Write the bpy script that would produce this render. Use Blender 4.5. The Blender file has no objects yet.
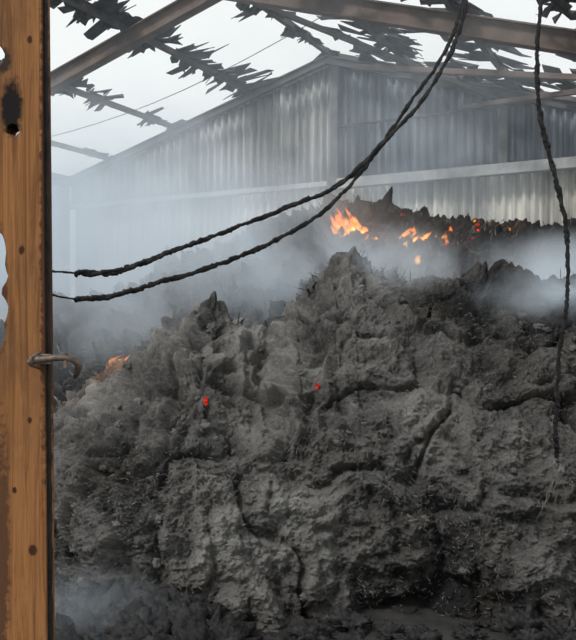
import bpy, math, random
import numpy as np
from mathutils import Vector, Matrix
from mathutils.bvhtree import BVHTree
random.seed(7); rng=np.random.RandomState(11)
S=bpy.context.scene
S.view_settings.view_transform='Standard'
col=S.collection

# ---------------------------------------------------------------- helpers
def link(o,parent=None):
    col.objects.link(o)
    if parent: o.parent=parent
    return o
def mesh_obj(name,v,f,mat=None,parent=None,smooth=False):
    m=bpy.data.meshes.new(name); m.from_pydata([tuple(a) for a in v],[],f); m.update()
    if smooth: m.polygons.foreach_set('use_smooth',[True]*len(m.polygons))
    o=bpy.data.objects.new(name,m)
    if mat: m.materials.append(mat)
    return link(o,parent)
def empty(name,loc=(0,0,0)):
    o=bpy.data.objects.new(name,None); o.location=loc; return link(o)
class NT:
    def __init__(s,name):
        s.m=bpy.data.materials.new(name); s.m.use_nodes=True; s.t=s.m.node_tree; s.t.nodes.clear()
        s.out=s.n('ShaderNodeOutputMaterial')
    def n(s,ty,**k):
        nd=s.t.nodes.new(ty)
        for a,b in k.items(): setattr(nd,a,b)
        return nd
    def l(s,a,b): s.t.links.new(a,b)
    def math(s,op,a,b=None,clamp=False):
        nd=s.n('ShaderNodeMath',operation=op); nd.use_clamp=clamp
        for i,x in enumerate([a,b]):
            if x is None: continue
            if isinstance(x,(int,float)): nd.inputs[i].default_value=x
            else: s.l(x,nd.inputs[i])
        return nd.outputs[0]
    def coords(s,scale=(1,1,1)):
        tc=s.n('ShaderNodeTexCoord'); mp=s.n('ShaderNodeMapping'); mp.inputs['Scale'].default_value=scale
        s.l(tc.outputs['Object'],mp.inputs[0]); return mp.outputs[0]
    def noise(s,co,scale,detail=6,rough=.6,dist=0):
        nd=s.n('ShaderNodeTexNoise'); s.l(co,nd.inputs['Vector'])
        nd.inputs['Scale'].default_value=scale; nd.inputs['Detail'].default_value=detail
        nd.inputs['Roughness'].default_value=rough; nd.inputs['Distortion'].default_value=dist
        return nd.outputs['Fac']
    def ramp(s,fac,stops):
        r=s.n('ShaderNodeValToRGB'); e=r.color_ramp.elements
        while len(e)<len(stops): e.new(.5)
        for i,(p,c) in enumerate(stops):
            e[i].position=p; e[i].color=(c[0],c[1],c[2],1)
        s.l(fac,r.inputs[0]); return r.outputs[0]
    def mix(s,fac,a,b,mode='MIX'):
        nd=s.n('ShaderNodeMix',data_type='RGBA',blend_type=mode)
        for i,x in ((0,fac),(6,a),(7,b)):
            if isinstance(x,(int,float)): nd.inputs[i].default_value=x
            elif isinstance(x,tuple): nd.inputs[i].default_value=(x[0],x[1],x[2],1)
            else: s.l(x,nd.inputs[i])
        return nd.outputs[2]
    def bsdf(s,colr,rough=.9,metal=0,bump=None,bstr=.5,bdist=.01):
        b=s.n('ShaderNodeBsdfPrincipled'); b.inputs['Roughness'].default_value=rough; b.inputs['Metallic'].default_value=metal
        b.inputs['Specular IOR Level'].default_value=.2
        if isinstance(colr,tuple): b.inputs['Base Color'].default_value=(*colr,1)
        else: s.l(colr,b.inputs['Base Color'])
        if bump is not None:
            bp=s.n('ShaderNodeBump'); bp.inputs['Strength'].default_value=bstr; bp.inputs['Distance'].default_value=bdist
            s.l(bump,bp.inputs['Height']); s.l(bp.outputs[0],b.inputs['Normal'])
        s.l(b.outputs[0],s.out.inputs['Surface']); return s.m

def simple(name,c1,c2,scale=8,rough=.85,metal=0,stretch=(1,1,1),bstr=.4):
    t=NT(name); co=t.coords(stretch); f=t.noise(co,scale,8,.65)
    return t.bsdf(t.ramp(f,[(.3,c1),(.7,c2)]),rough,metal,f,bstr)

# ---------------------------------------------------------------- numpy noise
perm=rng.permutation(256); perm=np.concatenate([perm]*3)
G=rng.normal(size=(256,3)); G/=np.linalg.norm(G,axis=1)[:,None]
J=rng.rand(256,3)
def hsh(i,j,k): return perm[(perm[(perm[i&255]+j)&255]+k)&255]
def perlin(p):
    i=np.floor(p).astype(int); f=p-i; u=f*f*f*(f*(f*6-15)+10); r=0
    for a in (0,1):
        for b in (0,1):
            for c in (0,1):
                g=G[hsh(i[:,0]+a,i[:,1]+b,i[:,2]+c)]
                d=g[:,0]*(f[:,0]-a)+g[:,1]*(f[:,1]-b)+g[:,2]*(f[:,2]-c)
                w=(u[:,0] if a else 1-u[:,0])*(u[:,1] if b else 1-u[:,1])*(u[:,2] if c else 1-u[:,2])
                r=r+w*d
    return r*1.6
def fbm(p,o=4,g=.5):
    r=0;a=1
    for k in range(o): r=r+a*perlin(p*2**k+k*17.3); a*=g
    return r
def worley(p):
    i=np.floor(p).astype(int); f=p-i; d1=np.full(len(p),9.); 
    for a in (-1,0,1):
        for b in (-1,0,1):
            for c in (-1,0,1):
                jj=J[hsh(i[:,0]+a,i[:,1]+b,i[:,2]+c)]
                d=(jj[:,0]+a-f[:,0])**2+(jj[:,1]+b-f[:,1])**2+(jj[:,2]+c-f[:,2])**2
                d1=np.minimum(d1,d)
    return np.sqrt(d1)
def sstep(a,b,x):
    t=np.clip((x-a)/(b-a),0,1); return t*t*(3-2*t)

# ---------------------------------------------------------------- materials
def mat_pile():
    t=NT('charred_hay'); co=t.coords()
    n1=t.noise(co,1.6,5,.6,.4); n2=t.noise(co,8,8,.75); n3=t.noise(co,70,6,.9)
    at=t.n('ShaderNodeAttribute'); at.attribute_name='ash'
    f=t.math('ADD',t.math('MULTIPLY',n1,.32),t.math('MULTIPLY',n2,.30))
    f=t.math('ADD',f,t.math('MULTIPLY',n3,.38))
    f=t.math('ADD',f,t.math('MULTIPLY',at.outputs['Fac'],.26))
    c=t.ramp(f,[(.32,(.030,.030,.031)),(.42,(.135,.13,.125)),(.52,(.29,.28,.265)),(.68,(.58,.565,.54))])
    br=t.noise(co,3.1,4,.5)
    c=t.mix(t.math('MULTIPLY',t.math('SUBTRACT',br,.50,True),1.2),c,(.20,.155,.115))
    h=t.math('ADD',t.math('MULTIPLY',n3,.8),t.math('MULTIPLY',t.noise(co,26,8,.9),1.0))
    return t.bsdf(c,1.0,0,h,1.0,.035)
M_pile=mat_pile()
def mat_wood():
    t=NT('weathered_orange_wood'); co=t.coords((14,14,.55)); 
    g=t.noise(co,4,8,.65,1.6); fine=t.noise(t.coords((60,60,1.2)),6,6,.75)
    c=t.ramp(g,[(.28,(.12,.047,.018)),(.42,(.26,.112,.038)),(.53,(.42,.19,.07)),(.63,(.31,.135,.046)),(.76,(.16,.066,.024))])
    c=t.mix(t.math('MULTIPLY',fine,.55),c,(.15,.063,.028))
    w=t.noise(t.coords((1,1,.5)),7,6,.7)
    c=t.mix(t.ramp(w,[(.48,(0,0,0)),(.66,(.6,.6,.6))]),c,(.11,.055,.03))
    w2=t.noise(t.coords((5,5,.8)),9,6,.7)
    c=t.mix(t.ramp(w2,[(.60,(0,0,0)),(.70,(.6,.6,.6))]),c,(.05,.028,.018))
    return t.bsdf(c,.85,0,fine,.6,.005)
M_wood=mat_wood()
M_char=simple('charred_wood_edge',(.008,.007,.007),(.035,.03,.028),30,.8)
M_steel=simple('sooty_steel',(.05,.048,.05),(.14,.12,.115),5,.7,.1)
M_rust=simple('rusty_beam_steel',(.085,.062,.052),(.19,.14,.115),4,.75,.1)
M_frag=simple('burnt_roof_sheet',(.015,.016,.018),(.08,.08,.082),9,.9)
M_cable=simple('burnt_cable_rubber',(.006,.006,.007),(.03,.028,.027),60,.75)
M_latch=simple('latch_iron',(.07,.05,.04),(.26,.2,.165),40,.5,.5)
M_ash=simple('ash_frayed',(.07,.07,.07),(.30,.29,.28),50,.9)
M_mud=simple('sooty_ground',(.012,.012,.012),(.05,.048,.045),6,.9)
def mat_sheet(name,base):
    t=NT(name); co=t.coords((1.3,1.3,.22))
    n=t.noise(co,2.2,8,.7,.3); m=t.noise(t.coords(),.55,3,.5)
    sx=t.noise(t.coords((4,4,.10)),1.6,4,.7)
    f=t.math('ADD',t.math('MULTIPLY',n,.45),t.math('MULTIPLY',sx,.55))
    d=tuple(x*.35 for x in base); l=tuple(min(1,x*1.6) for x in base)
    c=t.ramp(f,[(.38,d),(.49,base),(.60,l)])
    c=t.mix(t.math('MULTIPLY',m,.35),c,tuple(x*.6 for x in base))
    return t.bsdf(c,.85,0,n,.2)
M_sheetU=mat_sheet('sooty_corrugated_sheet',(.38,.37,.355))
M_sheetR=mat_sheet('shade_toned_corrugated_sheet',(.18,.20,.23))  # upper right cladding: purlin shadows put into a darker base colour
M_sheetL=mat_sheet('pale_corrugated_sheet',(.66,.62,.55))
M_trim=simple('pale_sheet_trim',(.32,.32,.32),(.58,.57,.55),6,.8)
M_post=simple('sooty_centre_post',(.12,.12,.125),(.30,.295,.29),3,.8)

# ---------------------------------------------------------------- barn frame
AX,AY,AZ=.892,13.84,6.24
U=Vector((.883,-.469,0)); V=Vector((-.469,-.883,0))
SL,SR=.27,.33
def B(s,t,z): return Vector((AX,AY,0))+U*s+V*t+Vector((0,0,z))
def roofz(s): return AZ-(SL*-s if s<0 else SR*s)
s0,s1=-6.25,6.5
def beam(name,a,b,w,h,mat,parent=None,bev=.006,up=Vector((0,0,1))):
    a=Vector(a);b=Vector(b); d=(b-a).normalized()
    if abs(d.z)>.95: up=Vector((0,1,0))
    side=d.cross(up).normalized(); u2=side.cross(d).normalized()
    v=[]
    for p in (a,b):
        for i,j in ((-1,-1),(1,-1),(1,1),(-1,1)): v.append(p+side*i*w/2+u2*j*h/2)
    o=mesh_obj(name,v,[(3,2,1,0),(4,5,6,7),(0,1,5,4),(1,2,6,5),(2,3,7,6),(3,0,4,7)],mat,parent)
    m=o.modifiers.new('b','BEVEL'); m.width=bev; m.segments=1
    return o
def ibeam(name,a,b,w,h,mat,parent=None):
    a=Vector(a);b=Vector(b); d=(b-a).normalized()
    up=Vector((0,0,1)) if abs(d.z)<.95 else Vector((0,1,0))
    side=d.cross(up).normalized(); u2=side.cross(d).normalized()
    tf=.018;tw=.014
    prof=[(-w/2,-h/2),(w/2,-h/2),(w/2,-h/2+tf),(tw/2,-h/2+tf),(tw/2,h/2-tf),(w/2,h/2-tf),(w/2,h/2),(-w/2,h/2),(-w/2,h/2-tf),(-tw/2,h/2-tf),(-tw/2,-h/2+tf),(-w/2,-h/2+tf)]
    v=[p+side*x+u2*y for p in (a,b) for x,y in prof]; n=12
    f=[(i,(i+1)%n,n+(i+1)%n,n+i) for i in range(n)]+[tuple(range(n))[::-1],tuple(range(n,2*n))]
    return mesh_obj(name,v,f,mat,parent)

def corr(name,sa,sb,zb,zt,mat,off=0,const=0,damage=0):
    v=[];f=[]; n=int((sb-sa)/.0125); last=None; rnd=random.Random(int(sa*10)+int(off*100)+5)
    jo=0;jz=0;jt=0
    for i in range(n+1):
        s=sa+(sb-sa)*i/n; k=int(s//1.05)
        if k!=last: last=k; jo=rnd.uniform(-.02,.02); jz=rnd.uniform(-.06,.06)*damage; jt=rnd.uniform(-.03,.03)
        o=off+jo+.042*math.sin(s*2*math.pi/.16)
        for q in range(5):
            zz=zb(s)+jz+(zt(s)-zb(s)-jz)*q/4
            oo=o+jt*q/4
            v.append(B(s,oo,zz) if const==0 else B(const+ (oo if const<0 else -oo),s,zz))
        if i:
            a=(i-1)*5;b=i*5
            for q in range(4): f.append((a+q,b+q,b+q+1,a+q+1))
    o=mesh_obj(name,v,f,mat,None,True)
    m=o.modifiers.new('s','SOLIDIFY'); m.thickness=.008
    return o
def par(o,p): o.parent=p; o.matrix_parent_inverse=p.matrix_basis.inverted(); return o
wb=empty('wall_back',B(0,0,0)); 
ZL=4.0
parts=[corr('lower_cladding',s0,s1,lambda s:0,lambda s:ZL+.05,M_sheetL,0),
 corr('upper_cladding_left',s0,-.05,lambda s:ZL+.02,lambda s:max(ZL+.05,roofz(s)-.03),M_sheetU,.09,0,1),
 corr('upper_cladding_right',.05,s1,lambda s:ZL+.02,lambda s:roofz(s)-.03,M_sheetR,.09,0,1),
 beam('ledge_left',B(s0,.2,ZL),B(-.1,.2,ZL),.12,.09,M_trim),
 beam('ledge_right',B(.1,.22,ZL-.02),B(s1,.22,ZL-.02),.16,.17,M_trim),
 beam('girt_upper',B(.1,.17,5.0),B(3.6,.17,5.0),.04,.04,M_steel),
 beam('centre_post',B(0,.18,0),B(0,.18,AZ-.1),.13,.16,M_post),
 beam('side_post',B(2.95,.18,ZL),B(2.95,.18,roofz(2.95)-.1),.1,.1,M_post),
 beam('verge_left',B(s0,.14,roofz(s0)),B(0,.14,AZ),.22,.15,M_trim),
 beam('verge_right',B(0,.14,AZ),B(s1,.14,roofz(s1)),.22,.13,M_steel)]
for o in parts: par(o,wb)
wl=empty('wall_left',B(s0,4,0)); par(corr('cladding',.1,12,lambda s:0,lambda s:roofz(s0)-.1,M_sheetL,0,s0),wl)
par(beam('eave_rail',B(s0+.05,.2,roofz(s0)-.05),B(s0+.05,12,roofz(s0)-.05),.1,.12,M_steel),wl)
wr=empty('wall_right',B(s1,4,0)); par(corr('cladding',.1,8.4,lambda s:0,lambda s:roofz(s1)-.1,M_sheetL,0,s1),wr)

# roof steelwork
rf=empty('roof_steel_frame',B(0,3.85,AZ))
def frame(t,mat,w,h,tag):
    d=h/2+.06
    par(ibeam('rafter_left_'+tag,B(s0+.1,t,roofz(s0+.1)-d),B(0,t,AZ-d),w,h,mat),rf)
    par(ibeam('rafter_right_'+tag,B(0,t,AZ-d),B(s1-.1,t,roofz(s1-.1)-d),w,h,mat),rf)
    par(ibeam('column_left_'+tag,B(s0+.18,t,0),B(s0+.18,t,roofz(s0)-.2),w,h,mat),rf)
    par(ibeam('column_right_'+tag,B(s1-.18,t,0),B(s1-.18,t,roofz(s1)-.2),w,h,mat),rf)
frame(3.85,M_rust,.16,.24,'near')
frame(.45,M_steel,.1,.14,'far')
PUR=[0.0,-1.61,-3.32,-4.97,-6.1,1.6,3.2,4.8,6.2]
for i,s in enumerate(PUR):
    par(beam('purlin_%d'%i,B(s,0,roofz(s)),B(s,8.4,roofz(s)),.075,.09,M_steel),rf)
par(beam('brace_1',B(.3,3.9,AZ-.35),B(3.1,.3,roofz(3.1)-.25),.06,.07,M_steel),rf)
par(beam('brace_2',B(2.4,.4,roofz(2.4)-.45),B(6.2,3.7,roofz(6.2)-.1),.07,.07,M_rust),rf)
par(beam('tie_rail',B(1.2,2.0,5.35),B(6.3,2.0,4.35),.07,.08,M_rust),rf)
# torn sheet remnants
v=[];f=[]; R=random.Random(3)
def pt(s,t,lift=0):
    p=B(s,t,0); p.z=roofz(s)+.06+lift; return p
def shards(sc,ta,tb,emax,dens,dirs=(-1,1),w0=.06,w1=.26):
    t=ta
    while t<tb:
        if R.random()>dens: t+=R.uniform(.2,.6); continue
        w=R.uniform(w0,w1)
        for sd in dirs:
            if R.random()<.12: continue
            e=R.uniform(.15,emax)*R.choice((.5,.9,1)); sk=R.uniform(-.5,.1)
            L=[pt(sc-sd*.04,t),pt(sc-sd*.04,t+w)]
            n=R.randint(3,6)
            for k in range(n):
                q=k/(n-1)
                L.append(pt(sc+sd*e*R.uniform(.3,1),t+w*(1-q)+sk*R.uniform(.6,1),R.uniform(-.09,.02)))
            b=len(v); v.extend(L); f.append(tuple(range(b,b+len(L))))
        t+=w*R.uniform(.45,.95)
shards(-1.61,0.1,8,.68,.93); shards(-3.32,.2,8,.46,.8); shards(-4.97,.2,8,.2,.4)
shards(0,.2,8,.5,.85); shards(1.6,.1,8,.85,.94); shards(3.2,.1,8,.95,.95); shards(4.8,.1,8,.9,.95); shards(6.2,.1,8,.5,.8,(-1,))
for sc in (.8,2.4,4.0,5.4): shards(sc,0,1.6,.75,.95,(-1,1),.15,.4)
for sc in (1.2,2.8,4.4): shards(sc,4.1,5.2,.6,.85)
fr=mesh_obj('roof_sheet_remnants',v,f,M_frag); m=fr.modifiers.new('s','SOLIDIFY'); m.thickness=.012

# ---------------------------------------------------------------- hay pile
cx=np.array([-3.2,-2.6,-1.93,-1.6,-1.36,-1.06,-.82,-.64,-.49,-.36,-.13,.01,.28,.42,.65,.82,1.15,1.55,1.93,2.3,2.7])
cz=np.array([.6,.8,.93,1.02,1.18,1.38,1.58,1.70,1.74,1.62,1.60,1.80,2.05,2.11,2.04,1.97,1.98,1.95,1.92,1.75,1.3])
bx=np.array([-6,-3.9,-2.76,-2.3,-1.72,-1.02,-.44,.02,.49,.89,1.3,1.88,2.69,3.34,4.2,5.5])
bz=np.array([1.0,1.4,1.66,1.77,2.0,2.27,2.55,2.78,2.93,2.88,2.78,2.68,2.62,2.66,2.5,1.8])
NA=980
a=np.linspace(-3.2,2.6,NA)
Nf,Nt=480,300
bf=np.linspace(0,1,Nf); 
tt=np.linspace(0,1,Nt+1)[1:]**1.3
X=np.zeros((Nf+Nt,NA));Y=X.copy();Z=X.copy()
ztop=np.interp(a,cx,cz); 
yf=4.02+.10*np.sin(a*1.7+.5)+.04*np.sin(a*4.1)+.12*np.clip(-a-1,0,3)
for i,b in enumerate(bf):
    X[i]=a
    Y[i]=yf+ 1.18*(.45*b+.55*b**3) - .10*math.sin(b*math.pi)
    Z[i]=ztop*(b**.92)-.08*(1-b)
yc=Y[Nf-1]
for j,q in enumerate(tt):
    ye=13.6-.531*a*1.6
    y=yc+(ye-yc)*q; x=a*(1+.13*(y-yc)*.8)
    ye=13.6-.531*x; y=np.minimum(y,ye)
    zc=np.interp(a,cx,cz); zb=np.interp(x,bx,bz)
    k=sstep(5.6,9.0,y); z=zc*(1-k)+zb*k
    z-=.26*np.sin(np.clip((y-5.2)/2.6,0,1)*math.pi)
    z-= sstep(9.2,13,y)*1.3
    X[Nf+j]=x;Y[Nf+j]=y;Z[Nf+j]=z
P=np.stack([X,Y,Z],-1)
du=np.gradient(P,axis=1); dv=np.gradient(P,axis=0)
N=np.cross(du,dv); N/=np.linalg.norm(N,axis=-1)[...,None]+1e-9
if N[Nf//2,NA//2,1]>0: N=-N
for _ in range(30):
    N[1:-1]=(N[:-2]+N[1:-1]+N[2:])/3
N/=np.linalg.norm(N,axis=-1)[...,None]+1e-9
p=P.reshape(-1,3); n=N.reshape(-1,3)
warp=np.stack([fbm(p*1.5+3,3),fbm(p*1.5+40,3),fbm(p*1.5+80,3)],-1)
pw=p+warp*.2
big=fbm(pw*1.5,3)*.15
cr=-np.clip(.10-np.abs(perlin(pw*np.array([1.9,1.9,1.3])+7)),0,.10)*.8
bil=np.abs(perlin(pw*np.array([3.8,3.4,2.4])+1))*.12+np.abs(perlin(pw*np.array([8,7.5,5.5])+21))*.05
lump2=(.5-worley((p+warp*.08)*9+5))*.04+(.5-worley((p+warp*.05)*21+5))*.019
fine=fbm(p*15,5,.76)*.020
fib=-np.abs(perlin(pw*np.array([9,9,34])+11))*.009-np.abs(perlin(pw*np.array([36,20,14])+33))*.010
dr=np.exp(-((p[:,0]+.02)/.6)**2)*np.exp(-((p[:,2]-1.25)/.5)**2)
drape=-np.abs(perlin(pw*np.array([5.5,2.5,.9])+2))*.28*dr
d=big+cr+bil+lump2+fine+fib+drape-.06
back=(P[...,1]>5.7).reshape(-1)
spike=np.clip(fbm(p*5+31,2)-.2,0,1)*.2+np.clip(perlin(p*14+3),0,1)*.07
d=d+spike*np.where(back,1,.15)
p2=p+n*d[:,None]
for kx,ky,kr,ka in ((-.49,5.2,.10,.09),):
    w=np.exp(-(((p[:,0]-kx)**2+(p[:,1]-ky)**2)/kr**2)**2.5); p2[:,2]+=w*ka
st=sstep(.0,.14,p[:,2]-(.98+.12*np.sin(p[:,0]*2.6)+.14*perlin(p*2.0+50))); 
p2[:,1]+=np.where(p[:,1]<5.2,.12*st,.12)
faces=np.arange((Nf+Nt)*NA).reshape(Nf+Nt,NA)
q=np.stack([faces[:-1,:-1],faces[:-1,1:],faces[1:,1:],faces[1:,:-1]],-1).reshape(-1,4)
me=bpy.data.meshes.new('charred_hay_pile')
me.vertices.add(len(p2)); me.vertices.foreach_set('co',p2.astype(np.float32).ravel())
me.loops.add(len(q)*4); me.loops.foreach_set('vertex_index',q.astype(np.int32).ravel())
me.polygons.add(len(q)); me.polygons.foreach_set('loop_start',np.arange(0,len(q)*4,4,dtype=np.int32))
me.update(calc_edges=True); me.validate()
me.polygons.foreach_set('use_smooth',np.ones(len(q),bool))
at=me.attributes.new('ash','FLOAT','POINT')
darkp=np.clip(perlin(p*1.1+60),-.15,.5)+.4*np.clip(perlin(p*2.6+90),-.1,.5)
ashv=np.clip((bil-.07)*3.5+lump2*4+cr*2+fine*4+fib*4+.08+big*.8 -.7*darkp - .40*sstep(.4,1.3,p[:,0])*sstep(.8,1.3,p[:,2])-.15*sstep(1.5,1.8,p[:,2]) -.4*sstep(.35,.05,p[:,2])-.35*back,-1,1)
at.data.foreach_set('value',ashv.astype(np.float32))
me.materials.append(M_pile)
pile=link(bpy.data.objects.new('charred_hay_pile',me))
bvh=BVHTree.FromPolygons([tuple(x) for x in p2.tolist()],q[::1].tolist())
def front(x,z):
    h=bvh.ray_cast(Vector((x,1.5,z)),Vector((0,1,0))); return h[0],h[1]
def down(x,y):
    h=bvh.ray_cast(Vector((x,y,8)),Vector((0,0,-1))); return h[0],h[1]

# straw strands
v=[];f=[]; R=random.Random(5)
idx=rng.choice(len(p2),60000)
for k in idx:
    o=Vector(p2[k]); nn=Vector(n[k]); 
    if o.y>10: continue
    far=o.y>5.5
    if far and R.random()<.35: continue
    if not far and R.random()<.45: continue
    dd=Vector((R.gauss(0,1),R.gauss(0,.6),R.gauss(-.2,.8))); dd=(dd-nn*dd.dot(nn)*(.85 if not far else .35)).normalized()
    L=R.uniform(.01,.04)*(3.4 if far else 1); w=R.uniform(.0007,.0018)*(3 if far else 1); sd=dd.cross(nn).normalized()*w
    o=o+nn*.002; b=len(v); mid=o+dd*L*.5+nn*R.uniform(0,.005 if not far else .04)
    v.extend([o-sd,o+sd,mid+sd,mid-sd,o+dd*L+nn*R.uniform(-.01,.003 if not far else .02)])
    f.extend([(b,b+1,b+2,b+3),(b+3,b+2,b+4)])
M_straw=simple('scorched_straw',(.03,.029,.028),(.26,.24,.21),14,.9)
mesh_obj('straw_strands',v,f,M_straw,pile)

# clumps
import bmesh
def icoarr(sub):
    ico=bmesh.new(); bmesh.ops.create_icosphere(ico,subdivisions=sub,radius=1)
    return np.array([x.co[:] for x in ico.verts]),[[x.index for x in ff.verts] for ff in ico.faces]
IC3=icoarr(3); IC4=icoarr(4)
def blobs(name,items,mat,parent=None,rough=.35,ic=IC3,fr=1.7,oc=4):
    IV,IF=ic
    vs=[];fs=[];b=0
    for (c,r,sd) in items:
        dd=1+rough*fbm(IV*fr+sd*13.7,oc,.65)
        q=IV*dd[:,None]*np.array(r)+np.array(c); vs.append(q); fs+= [[b+i for i in ff] for ff in IF]; b+=len(IV)
    return mesh_obj(name,np.concatenate(vs).tolist(),fs,mat,parent,True)
it=[]
for kk in range(170):
    x=R.uniform(-2.2,2.2) if kk<70 else R.uniform(-1.7,-.3); y=R.uniform(3.5,4.05); r=R.uniform(.02,.085)*(1.5 if x<-.3 else .8)
    it.append(((x,y,r*.3),(r*1.5,r*1.2,r*R.uniform(.7,1.3)),kk))
M_debris=simple('charcoal_debris',(.004,.004,.005),(.05,.048,.047),40,.9,0,(1,1,1),1.0)
blobs('charcoal_debris',it,M_debris,pile,.9,IC4,2.0,5)
it=[]
for kk in range(160):
    x=R.uniform(-1.7,2.1); z=R.uniform(.1,1.9); h,nn=front(x,z)
    if not h or h.y>5.4: continue
    r=R.uniform(.008,.026); it.append(((h.x,h.y,h.z),(r*1.2,r,r*R.uniform(.6,1.3)),kk+500))
cl=blobs('clumps',it,M_pile,pile,.7)

# ---------------------------------------------------------------- embers & flames
def mat_ember():
    t=NT('glowing_ember'); co=t.coords(); nn=t.noise(co,45,4,.7)
    c=t.ramp(nn,[(.42,(.02,.004,.002)),(.55,(.8,.035,.015)),(.7,(1,.16,.06))])
    e=t.n('ShaderNodeEmission'); t.l(c,e.inputs[0]); e.inputs[1].default_value=1.0
    t.l(e.outputs[0],t.out.inputs[0]); return t.m
M_ember=mat_ember()
it=[]
for (x,z,r) in ((-.495,1.12,.016),(-.49,1.10,.012),(.18,1.18,.013),(-1.33,.76,.018),(-1.38,.75,.011)):
    h,nn=front(x,z); it.append(((h.x,h.y,h.z),(r,r,r*1.2),int(abs(x)*100)))
for kk in range(14):
    x=R.uniform(.5,3.0); h,nn=down(x,R.uniform(7,8.4)); r=R.uniform(.008,.02); it.append(((h.x,h.y-.01,h.z),(r*1.8,r,r*.8),kk))
blobs('glowing_embers',it,M_ember,pile,.7)

def mat_flame():
    t=NT('flame_gas'); co=t.coords(); nn=t.noise(co,14,4,.6,.6)
    at=t.n('ShaderNodeTexCoord'); sp=t.n('ShaderNodeSeparateXYZ'); t.l(at.outputs['Object'],sp.inputs[0])
    c=t.ramp(t.math('ADD',t.math('MULTIPLY',sp.outputs[2],1.6),t.math('MULTIPLY',nn,.5)),[(.2,(1,.42,.07)),(.5,(1,.25,.02)),(.8,(1,.11,.008))])
    e=t.n('ShaderNodeEmission'); t.l(c,e.inputs[0])
    s=t.math('MULTIPLY',t.math('SUBTRACT',nn,.36,True),200)
    t.l(s,e.inputs[1]); t.l(e.outputs[0],t.out.inputs['Volume']); return t.m
M_flame=mat_flame()
def flame(x,y,w,h,n,seed,lean=.15):
    hp,_=down(x,y); r=random.Random(seed); vs=[];fs=[]
    for k in range(n):
        ox=r.uniform(-w,w)*.8; oy=r.uniform(-.06,.06); hh=h*r.uniform(.4,1)*(1-.5*abs(ox)/w); ww=r.uniform(.12,.24)*w+.012; ph=r.uniform(0,6)
        b=len(vs); NR,NS=12,9
        g,_=down(x+ox,y+oy); gz=(g.z-hp.z) if g else 0
        for i in range(NR+1):
            u=i/NR; rad=ww*(math.sin(math.pi*min(1,u*.95+.12))**.8)*(1-u)**.35+.001
            cx_=ox+lean*u*u*hh+.18*ww*4*u*math.sin(u*6+ph); cy=oy+.05*u*math.sin(u*5+ph*2)
            for j in range(NS):
                A=j/NS*2*math.pi; rr=rad*(1+.25*math.sin(A*2+u*7+ph)); vs.append((cx_+rr*math.cos(A),cy+rr*math.sin(A)*.8,gz-.03+u*hh))
        for i in range(NR):
            for j in range(NS): fs.append((b+i*NS+j,b+i*NS+(j+1)%NS,b+(i+1)*NS+(j+1)%NS,b+(i+1)*NS+j))
        fs.append(tuple(b+j for j in range(NS))[::-1]); fs.append(tuple(b+NR*NS+j for j in range(NS)))
    o=mesh_obj('flame',vs,fs,M_flame,None,True); o.location=hp
    l=bpy.data.lights.new('fire_glow','POINT'); l.energy=3.2*w/.2; l.color=(1,.4,.12); l.shadow_soft_size=.1
    lo=bpy.data.objects.new('fire_glow',l); lo.location=(0,-.12,h*.8+.05); link(lo,o)
flame(.62,7.6,.17,.42,12,1,-.4); flame(.80,7.45,.10,.26,8,2,-.3)
flame(1.20,7.5,.13,.22,10,3,.6); flame(1.34,7.6,.08,.18,6,12,.6); flame(1.62,7.9,.06,.16,6,4); flame(2.35,8.3,.08,.14,6,5); flame(2.0,8.2,.05,.11,4,21)
flame(-1.24,5.38,.09,.13,11,6,.8); flame(-1.14,5.42,.06,.15,7,7,.7); flame(-1.36,5.36,.06,.09,6,17,.5); flame(-1.55,5.32,.05,.11,8,8)

# ---------------------------------------------------------------- smoke
def mat_smoke(name,L,base=0.0,scale=.9,thr=.38):
    t=NT(name); tc=t.n('ShaderNodeTexCoord'); co=tc.outputs['Object']
    nz=t.noise(co,scale,5,.62,.8)
    wis=t.math('MULTIPLY',t.math('SUBTRACT',nz,thr,True),5.5)
    s=None
    for c,r,amp in L:
        vm=t.n('ShaderNodeVectorMath',operation='SUBTRACT'); t.l(co,vm.inputs[0]); vm.inputs[1].default_value=c
        v2=t.n('ShaderNodeVectorMath',operation='DIVIDE'); t.l(vm.outputs[0],v2.inputs[0]); v2.inputs[1].default_value=r
        ln=t.n('ShaderNodeVectorMath',operation='LENGTH'); t.l(v2.outputs[0],ln.inputs[0])
        e=t.math('MULTIPLY',t.math('POWER',t.math('SUBTRACT',1.0,ln.outputs['Value'],True),1.5),amp)
        s=e if s is None else t.math('ADD',s,e)
    s=t.math('ADD',t.math('MULTIPLY',s,wis),base)
    pv=t.n('ShaderNodeVolumePrincipled'); pv.inputs['Color'].default_value=(.90,.96,1.0,1); pv.inputs['Anisotropy'].default_value=.1
    t.l(s,pv.inputs['Density'])
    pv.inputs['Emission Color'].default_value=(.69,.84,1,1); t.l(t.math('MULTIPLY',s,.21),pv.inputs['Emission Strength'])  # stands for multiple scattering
    t.l(pv.outputs[0],t.out.inputs['Volume']); return t.m
def volbox(name,c,d,mat):
    bm=bmesh.new(); bmesh.ops.create_cube(bm,size=1)
    for vv in bm.verts: vv.co=Vector((c[0]+vv.co.x*d[0],c[1]+vv.co.y*d[1],c[2]+vv.co.z*d[2]))
    sm=bpy.data.meshes.new(name); bm.to_mesh(sm); sm.materials.append(mat); return link(bpy.data.objects.new(name,sm))
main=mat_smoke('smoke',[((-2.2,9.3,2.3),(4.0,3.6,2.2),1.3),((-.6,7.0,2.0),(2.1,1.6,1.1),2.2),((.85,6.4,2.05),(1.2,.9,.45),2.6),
   ((2.1,6.1,1.95),(1.2,.7,.4),4.2),((1.0,9.5,4.3),(4.0,2.8,2.0),.20),((-4.4,12,3.2),(3.5,4,2.3),.6),((1.9,10.2,3.3),(2.2,1.6,1.2),.5)],.006)
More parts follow.
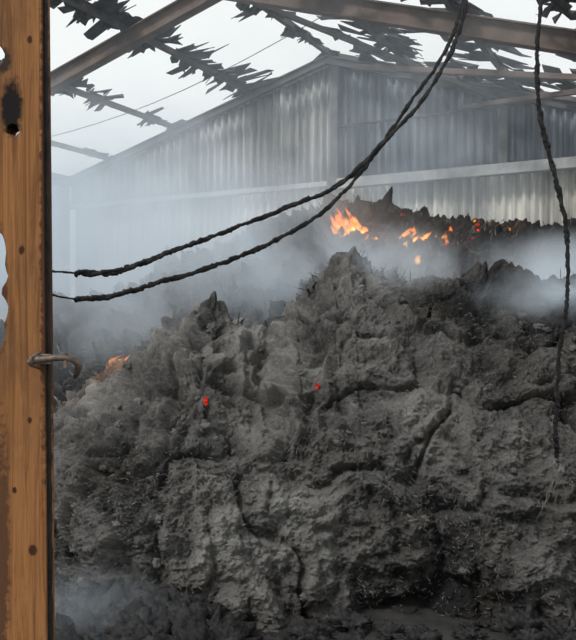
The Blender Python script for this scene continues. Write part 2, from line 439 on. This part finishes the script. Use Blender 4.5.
volbox('smoke_cloud',(-.2,10.6,3.2),(12.5,10.2,4.8),main)
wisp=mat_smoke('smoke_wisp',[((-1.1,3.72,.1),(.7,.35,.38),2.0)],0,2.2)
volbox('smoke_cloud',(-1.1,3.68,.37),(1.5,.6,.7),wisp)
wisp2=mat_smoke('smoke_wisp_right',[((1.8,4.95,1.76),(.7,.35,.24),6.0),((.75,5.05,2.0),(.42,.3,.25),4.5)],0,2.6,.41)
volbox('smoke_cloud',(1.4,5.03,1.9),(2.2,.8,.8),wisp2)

# ---------------------------------------------------------------- door post
k=1.2/776
def D(px,py): return ((px-288)*k,1.6+(320-py)*k)
def spl(cu,pts):
    sp=cu.splines.new('POLY'); sp.points.add(len(pts)-1); sp.use_cyclic_u=True
    for i,(x,z) in enumerate(pts): sp.points[i].co=(x,z,0,1)
cu=bpy.data.curves.new('post','CURVE'); cu.dimensions='2D'; cu.fill_mode='BOTH'; cu.extrude=.02; cu.bevel_depth=.0015
R=random.Random(9)
left=[]; 
for py in range(-330,1340,6):
    e=-5+R.uniform(-.8,.8)
    if 232<py<352: e=3+5*math.sin((py-232)/120*math.pi)**.6+R.uniform(-2,1.5)
    if 285<py<300: e-=4
    if 40<py<72: e=-5+11*math.sin((py-40)/32*math.pi)
    left.append(D(e,py))
right=[D(48,1340),D(46,640),D(44,320),D(41,0),D(38,-330)]
spl(cu,left+right)
def hole(cx_,cy,rx,ry,sd):
    r=random.Random(sd); spl(cu,[D(cx_+rx*math.cos(q)*r.uniform(.8,1.2),cy+ry*math.sin(q)*r.uniform(.8,1.2)) for q in [i/14*2*math.pi for i in range(14)]])
hole(13,130,8,7,1)
po=bpy.data.objects.new('post_tmp',cu); link(po); po.rotation_euler=(math.pi/2,0,0)
bpy.context.view_layer.update()
dg=bpy.context.evaluated_depsgraph_get(); pm=bpy.data.meshes.new_from_object(po.evaluated_get(dg)); pm.transform(po.matrix_world)
bpy.data.objects.remove(po)
pm.transform(Matrix.Translation((0,1.22,0)))
pm.materials.clear(); 
M_wood2=M_wood.copy(); M_wood2.name='weathered_orange_wood_post'
post=link(bpy.data.objects.new('wooden_door_post',pm)); pm.materials.append(M_wood2)
t=NT.__new__(NT); t.m=M_wood2; t.t=M_wood2.node_tree
bs=[x for x in t.t.nodes if x.type=='BSDF_PRINCIPLED'][0]; src=bs.inputs['Base Color'].links[0].from_socket
tc=t.n('ShaderNodeTexCoord')
def spot(px,py,rx,ry,prev,colr=(.012,.01,.009),amp=.9):
    x,z=D(px,py); vm=t.n('ShaderNodeVectorMath',operation='SUBTRACT'); t.l(tc.outputs['Object'],vm.inputs[0]); vm.inputs[1].default_value=(x,1.2,z)
    v2=t.n('ShaderNodeVectorMath',operation='DIVIDE'); t.l(vm.outputs[0],v2.inputs[0]); v2.inputs[1].default_value=(rx*k,.1,ry*k)
    ln=t.n('ShaderNodeVectorMath',operation='LENGTH'); t.l(v2.outputs[0],ln.inputs[0])
    nz=t.noise(tc.outputs['Object'],90,4,.6)
    s=t.math('ADD',ln.outputs['Value'],t.math('MULTIPLY',t.math('SUBTRACT',nz,.5),amp))
    s=t.math('MULTIPLY',t.math('SUBTRACT',1.1,s,True),2.5,True)
    return t.mix(s,prev,colr)
c=spot(12,108,12,30,src); c=spot(3,60,9,14,c,(.05,.03,.02))
for (x,y,r) in ((14,88,2.2),(15,490,2.5),(33,550,4.5),(22,250,3.5),(30,40,3),(30,420,2.5)): c=spot(x,y,r,r*1.4,c,(.06,.022,.01))
c=spot(0,290,9,62,c,(.1,.04,.018)); c=spot(46,200,6,300,c,(.09,.038,.02),1.8); c=spot(2,560,8,140,c,(.11,.05,.025),1.8)
t.l(c,bs.inputs['Base Color'])
v=[];NZ=160
for i in range(NZ+1):
    z=D(0,1340)[1]+.01+(D(0,-330)[1]-D(0,1340)[1]-.01)*i/NZ; py=320-(z-1.6)/k
    xr=46+ (py-640)*.008; j=R.uniform(-.7,.7)
    xa=D(xr-1,0)[0]; xb=D(xr+3.8+j,0)[0]
    v+= [(xa,1.204,z),(xb,1.204,z),(xb,1.216,z),(xa,1.216,z)]
f=[]
for i in range(NZ):
    for j in range(4): f.append((i*4+j,i*4+(j+1)%4,i*4+4+(j+1)%4,i*4+4+j))
f+= [(3,2,1,0),(NZ*4,NZ*4+1,NZ*4+2,NZ*4+3)]
mesh_obj('charred_edge',v,f,M_char,post)
# latch
def tube(name,pts,r,mat,parent=None,rad=None,res=4):
    cu=bpy.data.curves.new(name,'CURVE'); cu.dimensions='3D'; cu.bevel_depth=r; cu.bevel_resolution=res; cu.use_fill_caps=True
    sp=cu.splines.new('POLY'); sp.points.add(len(pts)-1)
    for i,q in enumerate(pts):
        sp.points[i].co=(*q,1); sp.points[i].radius=rad[i] if rad else 1
    cu.materials.append(mat); o=bpy.data.objects.new(name,cu); return link(o,parent)
def LP(px,py,y): a,b=D(px,py); return (a,y,b)
lt=bpy.data.objects.new('door_latch',None); link(lt,post)
rod=[LP(36,361,1.17),LP(45,359,1.165),LP(60,357,1.165),LP(72,356.5,1.165),LP(80,359,1.17),LP(83,364,1.175),LP(81,371,1.18),LP(77,377,1.185)]
tube('hook',rod,.0055,M_latch,lt,[1,.95,.9,.9,.95,1,.9,.6])
beam('plate',LP(36,359,1.195),LP(52,359,1.195),.006,.016,M_latch,lt,.001)
tube('staple',[LP(40,352,1.2),LP(40,356,1.158),LP(40,364,1.158),LP(40,368,1.2)],.0025,M_latch,lt)
tube('pin',[LP(72,352,1.165),LP(72,366,1.165)],.0035,M_latch,lt)
beam('door_lintel',(-.75,1.25,2.72),(1.0,1.25,2.72),.12,.14,M_wood)
beam('door_jamb',(.56,1.25,0),(.56,1.25,2.66),.08,.06,M_char)

# ---------------------------------------------------------------- cables
def catmull(P,n):
    P=[Vector(q) for q in P]; P=[2*P[0]-P[1]]+P+[2*P[-1]-P[-2]]; out=[]
    for i in range(1,len(P)-2):
        a,b,c,d=P[i-1:i+3]
        for j in range(n):
            t=j/n; out.append(.5*((2*b)+(c-a)*t+(2*a-5*b+4*c-d)*t*t+(-a+3*b-3*c+d)*t**3))
    out.append(P[-2]); return out
def cable(path,r,tw,seed,strands=2,sep=.6,n=34):
    R=random.Random(seed); e=empty('hanging_cable',path[0]); pts=catmull(path,n); 
    for s in range(strands):
        L=0; out=[]; rad=[]; prev=pts[0]; w=1; wob=0
        for i,q in enumerate(pts):
            L+=(q-prev).length; prev=q
            d=(pts[min(i+1,len(pts)-1)]-pts[max(i-1,0)]).normalized(); sd=d.cross(Vector((0,1,0))).normalized(); up=sd.cross(d)
            wob=.9*wob+.1*R.gauss(0,8)
            A=L*tw+wob*.4+s*2*math.pi/strands; off=r*sep*(1+.3*math.sin(L*9+seed))
            out.append(q+sd*math.cos(A)*off+up*math.sin(A)*off+Vector((R.gauss(0,1),R.gauss(0,1),R.gauss(0,1)))*r*.2)
            w=.6*w+.4*R.uniform(.5,1.5); rad.append(w)
        par(tube('strand_%d'%s,[tuple(q) for q in out],r,M_cable,None,rad,3),e)
    return e
def C(px,py,y): return ((px-288)/776*y,y,1.6+(320-py)/776*y)
cable([C(500,-230,2.3),C(480,-100,2.3),C(466,0,2.25),C(452,50,2.2),C(420,103,2.15),C(380,146,2.05),C(340,184,2.0),C(290,206,1.9),C(230,230,1.8),C(170,252,1.7),C(120,271,1.6),C(75,273,1.5)],.0042,38,1)
cable([C(75,273,1.5),C(60,272,1.42),C(48,271,1.35),C(30,271,1.32)],.0014,40,6)
cable([C(502,-230,2.34),C(483,-100,2.34),C(463,0,2.3),C(446,50,2.25),C(405,110,2.15),C(370,160,2.1),C(330,206,2.0),C(280,238,1.9),C(225,262,1.8),C(165,281,1.7),C(105,297,1.6),C(75,299,1.5)],.0042,38,2)
cable([C(75,299,1.5),C(62,297,1.42),C(48,294,1.35),C(30,292,1.3)],.0014,40,5)
c3=cable([C(560,-230,2.3),C(550,-100,2.2),C(541,0,2.1),C(537,60,2.1),C(541,120,2.1),C(556,180,2.1),C(567,235,2.1),C(567,300,2.1),C(560,350,2.1),C(557,400,2.1),C(556,440,2.1),C(558,462,2.1)],.0046,45,3)
R=random.Random(4)
it=[(C(558+R.uniform(-2,2),463+R.uniform(-5,8),2.1),(.006,.006,.012),i) for i in range(4)]
par(blobs('frayed_end',it,M_ash,None,.7),c3)
for i in range(8):
    x=558;y=470; pts=[C(x,y,2.1)]; dx=R.uniform(-2.8,.6); dy=R.uniform(2,6)
    for j in range(8): x+=dx+R.uniform(-2,2); y+=dy+R.uniform(-1.5,1.5); pts.append(C(x,y,2.1+R.uniform(-.01,.01)))
    par(tube('wire_%d'%i,pts,.0006,M_ash),c3)
beam('overhead_cable_rail',(-.9,2.3,3.24),(2.2,2.3,3.24),.08,.1,M_steel)
tube('thin_wire',[tuple(Vector(B(-5.9,2.5,4.75)).lerp(B(1.2,2.0,6.4),i/12)-Vector((0,0,.35*math.sin(i/12*math.pi)))) for i in range(13)],.006,M_cable)

# ---------------------------------------------------------------- ground, sky, light
mesh_obj('ground',[(-30,-8,0),(30,-8,0),(30,40,0),(-30,40,0)],[(0,1,2,3)],M_mud)
W=bpy.data.worlds.new('overcast_sky'); S.world=W; W.use_nodes=True; nt=W.node_tree; bg=nt.nodes['Background']
tc=nt.nodes.new('ShaderNodeTexCoord'); nz=nt.nodes.new('ShaderNodeTexNoise'); nz.inputs['Scale'].default_value=1.5
rp=nt.nodes.new('ShaderNodeValToRGB'); rp.color_ramp.elements[0].color=(.80,.87,.88,1); rp.color_ramp.elements[1].color=(.92,.95,.94,1)
rp.color_ramp.elements[0].position=.3; rp.color_ramp.elements[1].position=.7
nt.links.new(tc.outputs['Generated'],nz.inputs['Vector']); nt.links.new(nz.outputs['Fac'],rp.inputs[0]); nt.links.new(rp.outputs[0],bg.inputs[0])
bg.inputs[1].default_value=1.03
sl=bpy.data.lights.new('sun','SUN'); sl.energy=2.4; sl.angle=math.radians(14); sl.color=(1,.98,.96)
so=link(bpy.data.objects.new('sun',sl)); so.rotation_euler=(math.radians(42),0,math.radians(-50))
cam=bpy.data.cameras.new('camera'); cam.sensor_fit='VERTICAL'; cam.sensor_height=24; cam.lens=24*776/640; cam.clip_start=.05
co=link(bpy.data.objects.new('camera',cam)); co.location=(0,0,1.6); co.rotation_euler=(math.pi/2,0,0); S.camera=co
